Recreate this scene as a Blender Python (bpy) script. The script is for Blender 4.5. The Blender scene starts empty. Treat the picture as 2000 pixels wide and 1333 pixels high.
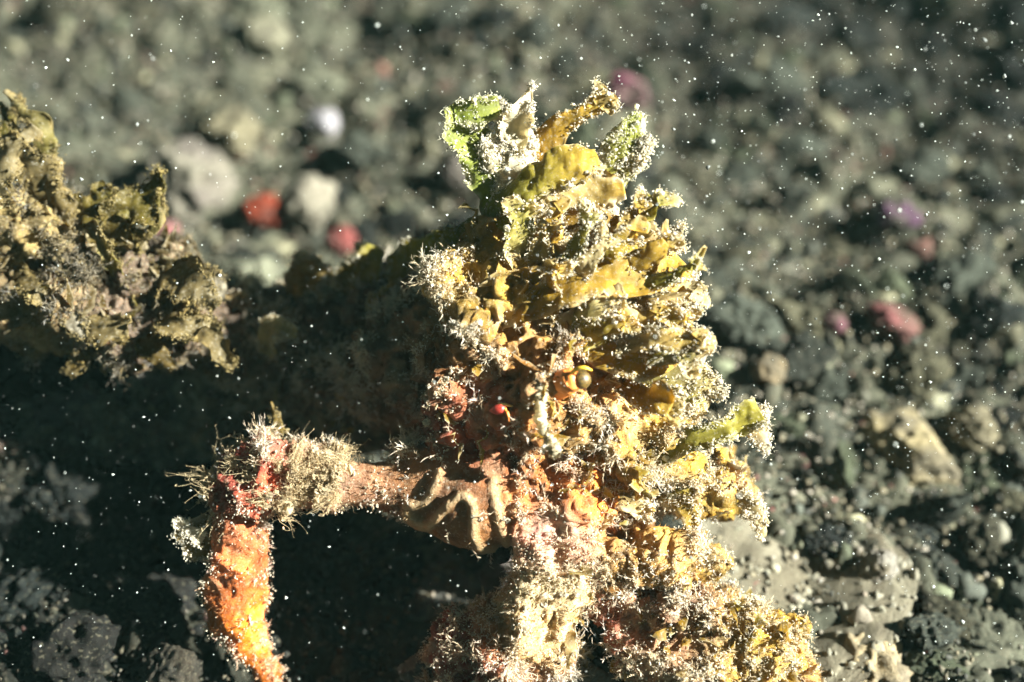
import bpy, math, random
import numpy as np
from mathutils import Vector, Matrix

random.seed(7)
rng = np.random.default_rng(7)
sc = bpy.context.scene
COL = sc.collection
R = math.radians

# ------------------------------------------------------------------ camera, world, sun, exposure
# one unit is one centimetre; ground is z = 0; the crab's face stands about 3 units above it
PITCH = R(45)
LENS, SENSOR = 50.0, 36.0
D0 = 10.0 * LENS / SENSOR              # camera to focus plane: 10 units span the 2000 px width
H0 = 3.2
RIGHT = np.array([1.0, 0, 0])
FWD = np.array([0, math.cos(PITCH), -math.sin(PITCH)])
UP = np.array([0, math.sin(PITCH), math.cos(PITCH)])
FOC = np.array([0, 0, H0])
CAM = FOC - FWD * D0

cd = bpy.data.cameras.new('camera')
cam = bpy.data.objects.new('camera', cd)
COL.objects.link(cam)
cam.matrix_world = Matrix(((RIGHT[0], UP[0], -FWD[0], CAM[0]), (RIGHT[1], UP[1], -FWD[1], CAM[1]),
                           (RIGHT[2], UP[2], -FWD[2], CAM[2]), (0, 0, 0, 1)))
cd.lens, cd.sensor_width = LENS, SENSOR
cd.clip_start, cd.clip_end = 0.05, 3000
cd.dof.use_dof = True
cd.dof.focus_distance = D0 + 0.05
cd.dof.aperture_fstop = 0.115
sc.camera = cam

LC = np.array([0.80, 0.28, 0.48])       # towards the light, in camera axes (right, up, back)
LW = LC[0] * RIGHT + LC[1] * UP - LC[2] * FWD
LW /= np.linalg.norm(LW)
elev = math.asin(LW[2]); azim = math.atan2(LW[0], LW[1])

w = bpy.data.worlds.new('World'); sc.world = w; w.use_nodes = True
nt = w.node_tree; bg = nt.nodes['Background']
sky = nt.nodes.new('ShaderNodeTexSky'); sky.sky_type = 'NISHITA'; sky.sun_disc = False
sky.sun_elevation = elev; sky.sun_rotation = azim
tint = nt.nodes.new('ShaderNodeVectorMath'); tint.operation = 'MULTIPLY'; tint.inputs[1].default_value = (0.55, 1.0, 0.8)   # daylight filtered by green water
nt.links.new(sky.outputs[0], tint.inputs[0]); nt.links.new(tint.outputs[0], bg.inputs[0]); bg.inputs[1].default_value = 0.006

sl = bpy.data.lights.new('sun', 'SUN'); sl.energy = 5.0; sl.angle = R(0.6); sl.color = (0.97, 1.0, 0.96)
so = bpy.data.objects.new('sun', sl); COL.objects.link(so)
so.location = (20, 0, 20)
so.rotation_euler = Vector(LW).to_track_quat('Z', 'Y').to_euler()

vs = sc.view_settings
vs.view_transform = 'Standard'; vs.look = 'None'; vs.gamma = 1.0; vs.exposure = 2.5
sc.cycles.use_denoising = True
sc.cycles.max_bounces = 10; sc.cycles.diffuse_bounces = 8; sc.cycles.transmission_bounces = 8

# ------------------------------------------------------------------ helpers
def P(px, py, s=0.0):
    """world point seen at photo pixel (2000 x 1333), s units behind the focus plane"""
    k = (D0 + s) / D0
    return FOC + RIGHT * ((px - 1000) / 200 * k) + UP * ((666.5 - py) / 200 * k) + FWD * s

def G(px, py, z=0.0):
    d = RIGHT * ((px - 1000) / 200) + UP * ((666.5 - py) / 200) + FWD * D0
    return CAM + d * ((z - CAM[2]) / d[2])

def hash3(ix, iy, iz, seed):
    h = (ix.astype(np.int64) * 374761393 + iy.astype(np.int64) * 668265263 + iz.astype(np.int64) * 2147483647 + seed * 974634777) & 0xffffffff
    h = ((h ^ (h >> 13)) * 1274126177) & 0xffffffff
    h = ((h ^ (h >> 16)) * 2246822519) & 0xffffffff
    return ((h ^ (h >> 15)) & 0xffff) / 32767.5 - 1.0

def vnoise(p, seed=0):
    f = np.floor(p); i = f.astype(np.int64); t = p - f; t = t * t * (3 - 2 * t)
    out = 0
    for a in (0, 1):
        for b in (0, 1):
            for c in (0, 1):
                wgt = (t[:, 0] if a else 1 - t[:, 0]) * (t[:, 1] if b else 1 - t[:, 1]) * (t[:, 2] if c else 1 - t[:, 2])
                out = out + wgt * hash3(i[:, 0] + a, i[:, 1] + b, i[:, 2] + c, seed)
    return out

def fbm(p, scale, octaves=4, seed=0, gain=0.5):
    v = 0; a = 1.0; q = np.asarray(p, float) * scale
    for o in range(octaves):
        v = v + a * vnoise(q, seed + o * 17); q = q * 2.03 + 3.1; a *= gain
    return v

def unit(v):
    return v / (np.linalg.norm(v, axis=-1, keepdims=True) + 1e-9)

class Acc:
    """collects vertices, triangles and vertex pigment, then links them as ONE mesh object"""
    def __init__(self): self.v, self.f, self.c, self.n = [], [], [], 0
    def add(self, v, f, c):
        v = np.asarray(v, float).reshape(-1, 3); f = np.asarray(f, np.int64).reshape(-1, 3)
        c = np.asarray(c, float)
        if c.ndim == 1: c = np.tile(c, (len(v), 1))
        self.v.append(v); self.f.append(f + self.n); self.c.append(c); self.n += len(v)
    def build(self, name, mat, parent=None, smooth=True, origin=None):
        v = np.concatenate(self.v); f = np.concatenate(self.f); c = np.concatenate(self.c)
        o0 = np.array(parent['_o']) if parent is not None and '_o' in parent else np.zeros(3)
        if origin is not None: o0 = np.asarray(origin, float)
        me = bpy.data.meshes.new(name)
        me.vertices.add(len(v)); me.vertices.foreach_set('co', (v - o0).astype(np.float32).ravel())
        me.loops.add(len(f) * 3); me.loops.foreach_set('vertex_index', f.astype(np.int32).ravel())
        me.polygons.add(len(f))
        me.polygons.foreach_set('loop_start', np.arange(0, len(f) * 3, 3, dtype=np.int32))
        me.polygons.foreach_set('use_smooth', np.full(len(f), smooth))
        at = me.color_attributes.new('pigment', 'FLOAT_COLOR', 'POINT')
        at.data.foreach_set('color', np.concatenate([np.clip(c, 0, 1), np.ones((len(c), 1))], 1).astype(np.float32).ravel())
        me.update(); me.validate()
        me.materials.append(mat)
        o = bpy.data.objects.new(name, me); COL.objects.link(o)
        if parent is not None: o.parent = parent
        if origin is not None: o.location = origin
        return o

def quads(a, b, c, d):
    return np.concatenate([np.stack([a, b, c], 1), np.stack([a, c, d], 1)])

def blades(acc, p, d, L, W, col, bend=0.4):
    """thin two-segment filaments"""
    n = len(p); d = unit(d)
    r = unit(rng.normal(size=(n, 3))); side = unit(np.cross(d, r)) * W[:, None] * 0.5
    bd = np.cross(side, d); bd = unit(bd) * (rng.normal(size=(n, 1)) * bend) * L[:, None]
    m = p + d * L[:, None] * 0.55 + bd * 0.3
    t = p + d * L[:, None] + bd
    v = np.stack([p - side, p + side, m - side * 0.8, m + side * 0.8, t], 1).reshape(-1, 3)
    k = np.arange(n) * 5
    f = np.concatenate([np.stack([k, k + 1, k + 3], 1), np.stack([k, k + 3, k + 2], 1), np.stack([k + 2, k + 3, k + 4], 1)])
    acc.add(v, f, np.repeat(col, 5, 0))

OCT = np.array([[1, 0, 0], [-1, 0, 0], [0, 1, 0], [0, -1, 0], [0, 0, 1], [0, 0, -1]], float)
OCF = np.array([[0, 2, 4], [2, 1, 4], [1, 3, 4], [3, 0, 4], [2, 0, 5], [1, 2, 5], [3, 1, 5], [0, 3, 5]])
def grains(acc, p, size, col):
    n = len(p)
    o = OCT[None] * rng.uniform(0.5, 1.3, (n, 6, 1)) + rng.normal(size=(n, 6, 3)) * 0.22
    v = (p[:, None] + o * size[:, None, None]).reshape(-1, 3)
    f = (OCF[None] + (np.arange(n) * 6)[:, None, None]).reshape(-1, 3)
    acc.add(v, f, np.repeat(col, 6, 0))

def crumbs(acc, p, size, col):
    v, f = ICO[1]; n = len(p)
    x = v[None] * (1 + rng.normal(size=(n, len(v), 1)) * 0.3) * rng.uniform(0.25, 1.7, (n, 1, 3))
    acc.add((p[:, None] + x * size[:, None, None]).reshape(-1, 3), (f[None] + (np.arange(n) * len(v))[:, None, None]).reshape(-1, 3), np.repeat(col, len(v), 0) * rng.uniform(0.8, 1.2, (n * len(v), 1)))

def frills(acc, p, d, L, W, col, nu=15, nv=4):
    """low ruffled combs of algae standing on the surface"""
    n = len(p); d = unit(d); t = unit(np.cross(d, rng.normal(size=(n, 3)))); t2 = np.cross(d, t)
    V, U = np.meshgrid(np.linspace(0, 1, nv), np.linspace(-1, 1, nu), indexing='ij'); U = U.ravel()[None]; V = V.ravel()[None]
    ph = rng.uniform(0, 6.28, (n, 1)); k = rng.uniform(3.5, 8, (n, 1)); bow = rng.normal(size=(n, 1)) * 0.35
    W = W[:, None]; L = L[:, None]
    side = W * (0.13 * np.sin(U * k + ph) + 0.06 * np.sin(U * k * 2.3 + ph * 3)) * (0.25 + 0.9 * V) + bow * W * U ** 2 + rng.normal(size=(n, nu * nv)) * 0.02 * W
    top = V * L * (1 - 0.7 * U ** 4) * (0.75 + 0.3 * np.sin(U * 5 + ph * 2) + rng.normal(size=(n, nu * nv)) * 0.12)
    along = U * W * 0.5 * (1 + 0.25 * V) + 0.3 * L * V * np.sin(ph * 5)
    x = p[:, None] + t[:, None] * along[..., None] + t2[:, None] * side[..., None] + d[:, None] * top[..., None]
    i, j = np.meshgrid(np.arange(nv - 1), np.arange(nu - 1), indexing='ij'); a = (i * nu + j).ravel()
    q = quads(a, a + 1, a + nu + 1, a + nu)
    f = (q[None] + (np.arange(n) * nu * nv)[:, None, None]).reshape(-1, 3)
    sm = np.clip((V - 0.75) * 2.5 + rng.normal(size=(n, nu * nv)) * 0.35, 0, 1).reshape(-1, 1) * 0.7
    c = np.repeat(col, nu * nv, 0) * rng.uniform(0.8, 1.2, (n * nu * nv, 1)) * (1 - sm) + np.array([0.66, 0.55, 0.34]) * sm
    acc.add(x.reshape(-1, 3), f, c)
    return x.reshape(n, nv, nu, 3)

def surface_nets(f, lo, h):
    s = f < 0
    nx, ny, nz = f.shape
    corners = [(a, b, c) for a in (0, 1) for b in (0, 1) for c in (0, 1)]
    cnt = np.zeros((nx - 1, ny - 1, nz - 1), np.int8)
    for a, b, c in corners: cnt += s[a:nx - 1 + a, b:ny - 1 + b, c:nz - 1 + c]
    cell = (cnt > 0) & (cnt < 8)
    idx = -np.ones(cell.shape, np.int64); I = np.argwhere(cell); idx[cell] = np.arange(len(I))
    acc = np.zeros((len(I), 3)); num = np.zeros(len(I))
    for e in range(12):
        ax = e // 4; o = [(0, 0), (0, 1), (1, 0), (1, 1)][e % 4]
        a = np.zeros(3, int); oth = [k for k in range(3) if k != ax]
        a[oth[0]], a[oth[1]] = o; b = a.copy(); b[ax] = 1
        fa = f[tuple((I + a).T)]; fb = f[tuple((I + b).T)]
        x = (fa < 0) != (fb < 0)
        t = np.where(x, fa / np.where(x, fa - fb, 1), 0)
        acc += np.where(x[:, None], a + t[:, None] * (b - a), 0); num += x
    V = (I + acc / num[:, None]) * h + lo
    F = []
    for ax in range(3):
        o1, o2 = [k for k in range(3) if k != ax]
        sl0 = [slice(None)] * 3; sl1 = [slice(None)] * 3
        sl0[ax] = slice(0, -1); sl1[ax] = slice(1, None)
        A = s[tuple(sl0)]; B = s[tuple(sl1)]
        E = np.argwhere(A != B); E = E[(E[:, o1] > 0) & (E[:, o2] > 0) & (E[:, o1] < f.shape[o1] - 1) & (E[:, o2] < f.shape[o2] - 1)]
        d1 = np.zeros(3, int); d1[o1] = 1; d2 = np.zeros(3, int); d2[o2] = 1
        q = [idx[tuple((E - k).T)] for k in (0 * d1, d1, d1 + d2, d2)]
        flip = A[tuple(E.T)]
        if ax == 1: flip = ~flip
        a, b, c, d = q
        b2 = np.where(flip, b, d); d2_ = np.where(flip, d, b)
        F.append(quads(a, b2, c, d2_))
    return V, np.concatenate(F)

def vnormals(V, F):
    n = np.cross(V[F[:, 1]] - V[F[:, 0]], V[F[:, 2]] - V[F[:, 0]])
    N = np.zeros_like(V)
    for k in range(3): np.add.at(N, F[:, k], n)
    return unit(N)

def sample(V, F, N, C, n, wfun=None, wvert=None):
    a = np.linalg.norm(np.cross(V[F[:, 1]] - V[F[:, 0]], V[F[:, 2]] - V[F[:, 0]]), axis=1)
    if wfun is not None: a = a * np.clip(wfun(V[F].mean(1), N[F].mean(1)), 0, None)
    if wvert is not None: a = a * wvert[F].mean(1)
    t = rng.choice(len(F), n, p=a / a.sum())
    r1, r2 = rng.random(n), rng.random(n); m = r1 + r2 > 1; r1[m] = 1 - r1[m]; r2[m] = 1 - r2[m]
    wv = np.stack([1 - r1 - r2, r1, r2], 1)
    return (V[F[t]] * wv[..., None]).sum(1), unit((N[F[t]] * wv[..., None]).sum(1)), (C[F[t]] * wv[..., None]).sum(1)

def icosphere(sub):
    t = (1 + 5 ** .5) / 2
    v = [(-1, t, 0), (1, t, 0), (-1, -t, 0), (1, -t, 0), (0, -1, t), (0, 1, t), (0, -1, -t), (0, 1, -t), (t, 0, -1), (t, 0, 1), (-t, 0, -1), (-t, 0, 1)]
    f = [(0, 11, 5), (0, 5, 1), (0, 1, 7), (0, 7, 10), (0, 10, 11), (1, 5, 9), (5, 11, 4), (11, 10, 2), (10, 7, 6), (7, 1, 8),
         (3, 9, 4), (3, 4, 2), (3, 2, 6), (3, 6, 8), (3, 8, 9), (4, 9, 5), (2, 4, 11), (6, 2, 10), (8, 6, 7), (9, 8, 1)]
    v = [np.array(x) / np.linalg.norm(x) for x in v]
    for _ in range(sub):
        cache = {}; nf = []
        def mid(a, b):
            k = (min(a, b), max(a, b))
            if k not in cache:
                m = v[a] + v[b]; v.append(m / np.linalg.norm(m)); cache[k] = len(v) - 1
            return cache[k]
        for a, b, c in f:
            x, y, z = mid(a, b), mid(b, c), mid(c, a)
            nf += [(a, x, z), (b, y, x), (c, z, y), (x, y, z)]
        f = nf
    return np.array(v), np.array(f)
ICO = {k: icosphere(k) for k in (1, 2, 3, 4, 5)}

def spline(pts, n):
    pts = np.asarray(pts, float); m = len(pts)
    q = np.concatenate([[2 * pts[0] - pts[1]], pts, [2 * pts[-1] - pts[-2]]])
    t = np.linspace(0, m - 1 - 1e-6, n); i = t.astype(int); u = (t - i)[:, None]
    a, b, c, d = q[i], q[i + 1], q[i + 2], q[i + 3]
    return 0.5 * (2 * b + (c - a) * u + (2 * a - 5 * b + 4 * c - d) * u ** 2 + (3 * b - a - 3 * c + d) * u ** 3)

def tube(acc, pts, rad, col, n=24, k=8, bump=0.0):
    """round strand through points; rad interpolated"""
    c = spline(pts, n); r = np.interp(np.linspace(0, 1, n), np.linspace(0, 1, len(rad)), rad)
    t = unit(np.gradient(c, axis=0)); a = unit(np.cross(t, [0.31, 0.2, 0.93])); b = np.cross(t, a)
    th = np.linspace(0, 2 * math.pi, k, endpoint=False)
    v = c[:, None] + r[:, None, None] * (np.cos(th)[None, :, None] * a[:, None] + np.sin(th)[None, :, None] * b[:, None])
    v = v.reshape(-1, 3)
    if bump: v = v + rng.normal(size=v.shape) * bump
    i, j = np.meshgrid(np.arange(n - 1), np.arange(k), indexing='ij'); i = i.ravel(); j = j.ravel(); j2 = (j + 1) % k
    f = quads(i * k + j, i * k + j2, (i + 1) * k + j2, (i + 1) * k + j)
    v = np.concatenate([v, c[:1], c[-1:]]); e = n * k
    jj = np.arange(k); j2 = (jj + 1) % k
    f = np.concatenate([f, np.stack([np.full(k, e), j2, jj], 1), np.stack([np.full(k, e + 1), (n - 1) * k + jj, (n - 1) * k + j2], 1)])
    acc.add(v, f, col)

def tag(o, label=None, cat=None, group=None, kind=None):
    if label: o['label'] = label
    if cat: o['category'] = cat
    if group: o['group'] = group
    if kind: o['kind'] = kind
    return o

# ------------------------------------------------------------------ materials
def material(name, rough=0.7, var=0.5, scale=6.0, translucent=0.0, bump=0.0, bscale=20.0, spec=0.3, random_tint=0.0, sss=0.0,
             speck=0.0, speck_scale=30.0, speck_col=(0.5, 0.45, 0.35)):
    m = bpy.data.materials.new(name); m.use_nodes = True
    t = m.node_tree; N = t.nodes; Lk = t.links; b = N['Principled BSDF']
    at = N.new('ShaderNodeAttribute'); at.attribute_name = 'pigment'
    tc = N.new('ShaderNodeTexCoord')
    n1 = N.new('ShaderNodeTexNoise'); n1.inputs['Scale'].default_value = scale; n1.inputs['Detail'].default_value = 6; n1.inputs['Roughness'].default_value = 0.65
    Lk.new(tc.outputs['Object'], n1.inputs['Vector'])
    mr = N.new('ShaderNodeMapRange'); mr.inputs['From Min'].default_value = 0.25; mr.inputs['From Max'].default_value = 0.75
    mr.inputs['To Min'].default_value = 1 - var; mr.inputs['To Max'].default_value = 1 + var
    Lk.new(n1.outputs['Fac'], mr.inputs['Value'])
    mul = N.new('ShaderNodeVectorMath'); mul.operation = 'SCALE'
    Lk.new(at.outputs['Color'], mul.inputs[0]); Lk.new(mr.outputs[0], mul.inputs['Scale'])
    col = mul.outputs[0]
    if random_tint:
        oi = N.new('ShaderNodeObjectInfo')
        r2 = N.new('ShaderNodeMapRange'); r2.inputs['To Min'].default_value = 1 - random_tint; r2.inputs['To Max'].default_value = 1 + random_tint
        Lk.new(oi.outputs['Random'], r2.inputs['Value'])
        m2 = N.new('ShaderNodeVectorMath'); m2.operation = 'SCALE'; Lk.new(col, m2.inputs[0]); Lk.new(r2.outputs[0], m2.inputs['Scale']); col = m2.outputs[0]
    if speck:
        n2 = N.new('ShaderNodeTexNoise'); n2.inputs['Scale'].default_value = speck_scale; n2.inputs['Detail'].default_value = 3
        Lk.new(tc.outputs['Object'], n2.inputs['Vector'])
        rp = N.new('ShaderNodeMapRange'); rp.inputs['From Min'].default_value = 0.56; rp.inputs['From Max'].default_value = 0.68
        rp.inputs['To Max'].default_value = speck
        Lk.new(n2.outputs['Fac'], rp.inputs['Value'])
        mx = N.new('ShaderNodeMix'); mx.data_type = 'RGBA'; mx.inputs[7].default_value = (*speck_col, 1)
        Lk.new(rp.outputs[0], mx.inputs[0]); Lk.new(col, mx.inputs[6]); col = mx.outputs[2]
    Lk.new(col, b.inputs['Base Color'])
    b.inputs['Roughness'].default_value = rough; b.inputs['Specular IOR Level'].default_value = spec
    if sss:
        b.inputs['Subsurface Weight'].default_value = sss; b.inputs['Subsurface Radius'].default_value = (0.12, 0.06, 0.03); b.inputs['Subsurface Scale'].default_value = 1.0
    if bump:
        n3 = N.new('ShaderNodeTexNoise'); n3.inputs['Scale'].default_value = bscale; n3.inputs['Detail'].default_value = 8; n3.inputs['Roughness'].default_value = 0.7
        Lk.new(tc.outputs['Object'], n3.inputs['Vector'])
        bp = N.new('ShaderNodeBump'); bp.inputs['Strength'].default_value = bump; bp.inputs['Distance'].default_value = 0.08
        Lk.new(n3.outputs['Fac'], bp.inputs['Height']); Lk.new(bp.outputs[0], b.inputs['Normal'])
    if translucent:
        tr = N.new('ShaderNodeBsdfTranslucent'); Lk.new(col, tr.inputs['Color'])
        ms = N.new('ShaderNodeMixShader'); ms.inputs[0].default_value = translucent
        Lk.new(b.outputs[0], ms.inputs[1]); Lk.new(tr.outputs[0], ms.inputs[2])
        Lk.new(ms.outputs[0], N['Material Output'].inputs['Surface'])
    return m

M_BODY = material('crab_shell', 0.5, 0.5, 5, bump=0.7, bscale=11, sss=0.25, speck=0.25, speck_scale=26, speck_col=(0.55, 0.45, 0.3))
M_FUZZ = material('pale_fuzz', 0.8, 0.25, 8, translucent=0.55, spec=0.1)
M_FROND = material('translucent_algae', 0.55, 0.4, 7, translucent=0.55, bump=0.25, bscale=14, spec=0.3, speck=0.35, speck_scale=34, speck_col=(0.62, 0.56, 0.42))
M_STONE = material('encrusted_stone', 0.85, 0.6, 3.0, bump=0.8, bscale=6, spec=0.15, random_tint=0.55, speck=0.4, speck_scale=9, speck_col=(0.14, 0.125, 0.08))
M_GRAVEL = material('gravel', 0.85, 0.5, 3.0, bump=0.5, bscale=8, spec=0.2, speck=0.4, speck_scale=14, speck_col=(0.12, 0.105, 0.07))
M_SAND = material('dark_sand', 0.9, 0.5, 1.2, bump=0.7, bscale=5, spec=0.15, speck=0.5, speck_scale=10, speck_col=(0.09, 0.08, 0.055))
M_SNOW = material('drifting_grain', 0.6, 0.0, 1, translucent=0.2, spec=0.4)
M_GLOSS = material('wet_gloss', 0.5, 0.3, 30, spec=0.6)
M_RIDGE = material('pale_ridge', 0.45, 0.2, 12, spec=0.4, bump=0.15, bscale=20)

# ------------------------------------------------------------------ seabed
def ground_z(x, y):
    p = np.stack([x, y, np.zeros_like(x)], 1)
    return 0.35 * fbm(p, 0.33, 3, 5) + 0.12 * fbm(p, 1.3, 3, 9) - 0.1

def seabed():
    xs = np.arange(-13, 13.01, 0.07); ys = np.arange(-7, 21.01, 0.07)
    X, Y = np.meshgrid(xs, ys, indexing='ij'); x, y = X.ravel(), Y.ravel()
    pg = np.stack([x, y, x * 0], 1)
    z = ground_z(x, y) + 0.22 * fbm(pg, 1.7, 3, 3) + 0.17 * (0.6 - 1.6 * np.abs(vnoise(pg * 2.7, 4))) + 0.05 * fbm(pg, 7, 2, 6)
    a = Acc(); ny = len(ys)
    i, j = np.meshgrid(np.arange(len(xs) - 1), np.arange(ny - 1), indexing='ij'); k = (i * ny + j).ravel()
    mot = np.clip(0.5 + 0.6 * fbm(np.stack([x, y, x * 0 + 3], 1), 0.6, 3, 31), 0, 1)[:, None]
    c = np.array([0.052, 0.05, 0.037]) * (1 - mot) + np.array([0.135, 0.12, 0.08]) * mot
    c = np.array([.60, .65, .62]) * c * (1 - 0.8 * falloff_shade(x, y)[:, None])  # ground pigment darkened by place, standing in for light falloff
    a.add(np.stack([x, y, z], 1), quads(k, k + ny, k + ny + 1, k + 1), c)
    o = a.build('seabed', M_SAND); tag(o, kind='structure')
    # outer floor, a little lower, on to the limit of sight
    b = Acc()
    xo = np.array([-110, -13.2, 13.2, 110]); yo = np.array([-110, -7.2, 21.2, 110])
    vv = np.array([[x, y, -0.75] for x in xo for y in yo]); ff = []
    for i in range(3):
        for j in range(3):
            q = i * 4 + j; ff += [(q, q + 4, q + 5), (q, q + 5, q + 1)]
    b.add(vv, ff, np.array([0.07, 0.07, 0.06]))
    tag(b.build('outer_seabed', M_SAND), kind='structure')

def falloff_shade(x, y):
    """1 where seabed colours are darkened to stand in for light falloff and shade"""
    k = np.clip((x * 0.4 + y * 0.6 - 5.4) / 2.6, 0, 1) + np.clip((-x * 0.6 - y * 0.55 - 0.4) / 1.0, 0, 1)
    return np.clip(k + 0.55 * fbm(np.stack([x, y, x * 0], 1), 0.7, 3, 88), 0, 1)

def gz(x, y): return float(ground_z(np.array([x]), np.array([y]))[0])
seabed()

def stone_mesh(name, col, seed, sub=3, amp=0.35, pits=0.12, mat=M_STONE, col2=None):
    v, f = ICO[sub]
    r = 1 + amp * fbm(v + seed * 7.7, 0.9, 2, seed) + pits * fbm(v + seed, 3.2, 3, seed + 3)
    cr_ = np.random.default_rng(seed)
    for _ in range(0 if sub == 4 and amp < 0.25 else 9):
        pn = unit(cr_.normal(size=3)); hgt = cr_.uniform(0.62, 0.95); dt = v @ pn
        r = np.where(dt > 0.05, np.minimum(r, hgt / np.maximum(dt, 0.05)), r)
    r = r + pits * 0.5 * (1 - 2.4 * np.abs(vnoise(v * 3.1 + seed, seed + 8))) + pits * 0.3 * fbm(v + seed, 8, 2, seed + 4)
    n = np.clip(0.5 + 0.8 * fbm(v + seed * 3, 1.6, 3, seed + 50), 0, 1)[:, None]
    c2 = np.array(col) * 0.55 if col2 is None else np.array(col2)
    a = Acc(); a.add(v * r[:, None], f, np.array(col) * (1 - n) + c2 * n)
    o = a.build(name, mat); return o

used_spots = []; ON_ROCK = []
def put_stone(o, px, py, dia_px, flat=0.7, rot=None, sink=0.35, asp=1.0):
    g = G(px, py); g = G(px, py, gz(g[0], g[1]) + (0.35 if dia_px < 130 else 0.15 if dia_px < 240 else -0.02))
    k = np.linalg.norm(g - CAM) / D0
    r = dia_px / 400 * k
    o.location = (g[0], g[1], g[2])
    o.scale = (r * asp, r, r * flat)
    o.rotation_euler = (random.uniform(-.4, .4), random.uniform(-.4, .4), random.uniform(0, 6.28)) if rot is None else rot
    used_spots.append((g[0], g[1], r))
    return o

# stones and shells one can single out: px, py, size, colour, second colour, name, label, category
SINGLES = [
    (520, 408, 78, (0.62, 0.09, 0.03), (0.45, 0.03, 0.02), 'red_shell', 'bright orange red rounded shell lying on pale rubble left of the crab', 'shell'),
    (665, 472, 62, (0.34, 0.08, 0.07), (0.40, 0.05, 0.06), 'red_pebble', 'dull rose red pebble just above the dark back of the crab', 'pebble'),
    (325, 450, 46, (0.62, 0.20, 0.22), (0.50, 0.22, 0.2), 'pink_pebble', 'small pink pebble at the foot of the big pale encrusted stone', 'pebble'),
    (632, 238, 58, (0.70, 0.66, 0.68), (0.62, 0.56, 0.6), 'white_pebble', 'small clean white pebble among dark gravel, upper left', 'pebble'),
    (1222, 182, 105, (0.26, 0.07, 0.12), (0.22, 0.09, 0.11), 'pink_stone', 'blurred dark pink stone behind the tallest algae fronds', 'stone'),
    (1745, 625, 84, (0.36, 0.13, 0.12), (0.28, 0.15, 0.11), 'pink_stone', 'blurred dusty pink stone right of the crab, set in brown rubble', 'stone'),
    (1630, 628, 44, (0.26, 0.1, 0.13), (0.22, 0.12, 0.1), 'pink_pebble', 'small purple pink pebble left of the dusty pink stone', 'pebble'),
    (1745, 420, 80, (0.16, 0.07, 0.14), (0.13, 0.1, 0.1), 'purple_stone', 'dark purple tinted stone in the dim gravel, upper right', 'stone'),
    (900, 333, 70, (0.42, 0.35, 0.29), (0.35, 0.3, 0.24), 'round_pebble', 'smooth pale beige pebble tucked behind the green algae frond', 'pebble'),
    (360, 350, 190, (0.50, 0.45, 0.33), (0.36, 0.29, 0.26), 'encrusted_stone', 'large pale tan encrusted stone with pinkish blotches, left of the red shell', 'stone'),
    (460, 260, 110, (0.46, 0.40, 0.24), (0.30, 0.25, 0.14), 'encrusted_stone', 'yellowish tan lumpy stone above the large pale encrusted stone', 'stone'),
    (600, 410, 120, (0.34, 0.30, 0.22), (0.2, 0.18, 0.13), 'coral_rubble', 'cream coloured knobbly coral rubble right of the red shell', 'rubble'),
    (520, 70, 90, (0.44, 0.41, 0.27), (0.28, 0.26, 0.17), 'pale_pebble', 'pale yellowish pebble near the top edge among dark stones', 'pebble'),
    (1780, 880, 150, (0.52, 0.42, 0.22), (0.36, 0.29, 0.17), 'yellow_stone', 'pale yellow knobbly stone right of the horn shaped frond', 'stone'),
    (1890, 830, 90, (0.55, 0.47, 0.28), (0.38, 0.3, 0.17), 'yellow_stone', 'small pale yellow stone next to the right edge of the photo', 'stone'),
    (1500, 720, 60, (0.46, 0.35, 0.2), (0.3, 0.24, 0.15), 'tan_pebble', 'upright tan pebble in a dark gap right of the crab', 'pebble'),
    (1720, 1105, 60, (0.62, 0.56, 0.45), (0.5, 0.4, 0.25), 'white_pebble', 'small cream white pebble in the rubble on the lower right', 'pebble'),
    (1690, 1310, 150, (0.46, 0.36, 0.20), (0.3, 0.23, 0.15), 'encrusted_stone', 'tan speckled stone at the bottom edge right of the crab leg', 'stone'),
    (290, 1190, 150, (0.10, 0.10, 0.09), (0.05, 0.05, 0.05), 'grey_stone', 'pitted dark grey stone left of the orange leg tip', 'stone'),
    (150, 1275, 170, (0.12, 0.115, 0.10), (0.06, 0.06, 0.05), 'grey_stone', 'broad dark grey stone in the bottom left corner', 'stone'),
    (330, 1310, 110, (0.26, 0.21, 0.14), (0.14, 0.12, 0.09), 'brown_stone', 'small brownish stone at the bottom edge by the orange leg tip', 'stone'),
    (880, 1170, 250, (0.34, 0.33, 0.27), (0.24, 0.23, 0.19), 'pale_rock', 'pale sandy rock between the left leg and the middle leg', 'rock'),
    (820, 1310, 90, (0.36, 0.3, 0.24), (0.2, 0.17, 0.14), 'pale_pebble', 'small pale pebble below the sandy rock at the bottom edge', 'pebble'),
    (1130, 1330, 120, (0.44, 0.40, 0.31), (0.36, 0.32, 0.25), 'pale_rock', 'pale rounded rock at the bottom edge between the two right legs', 'rock'),
    (980, 1130, 70, (0.55, 0.46, 0.4), (0.48, 0.38, 0.34), 'pink_beige_pebble', 'smooth pinkish beige pebble behind the middle leg', 'pebble'),
    (1420, 1090, 420, (0.30, 0.27, 0.19), (0.20, 0.17, 0.11), 'sandy_rock', 'broad pale grey sandy rock under the right hand leg', 'rock'),
    (1600, 1200, 330, (0.28, 0.25, 0.17), (0.17, 0.14, 0.09), 'sandy_rock', 'long pale grey sandy rock sloping down right of the last leg', 'rock'),
]
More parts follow.
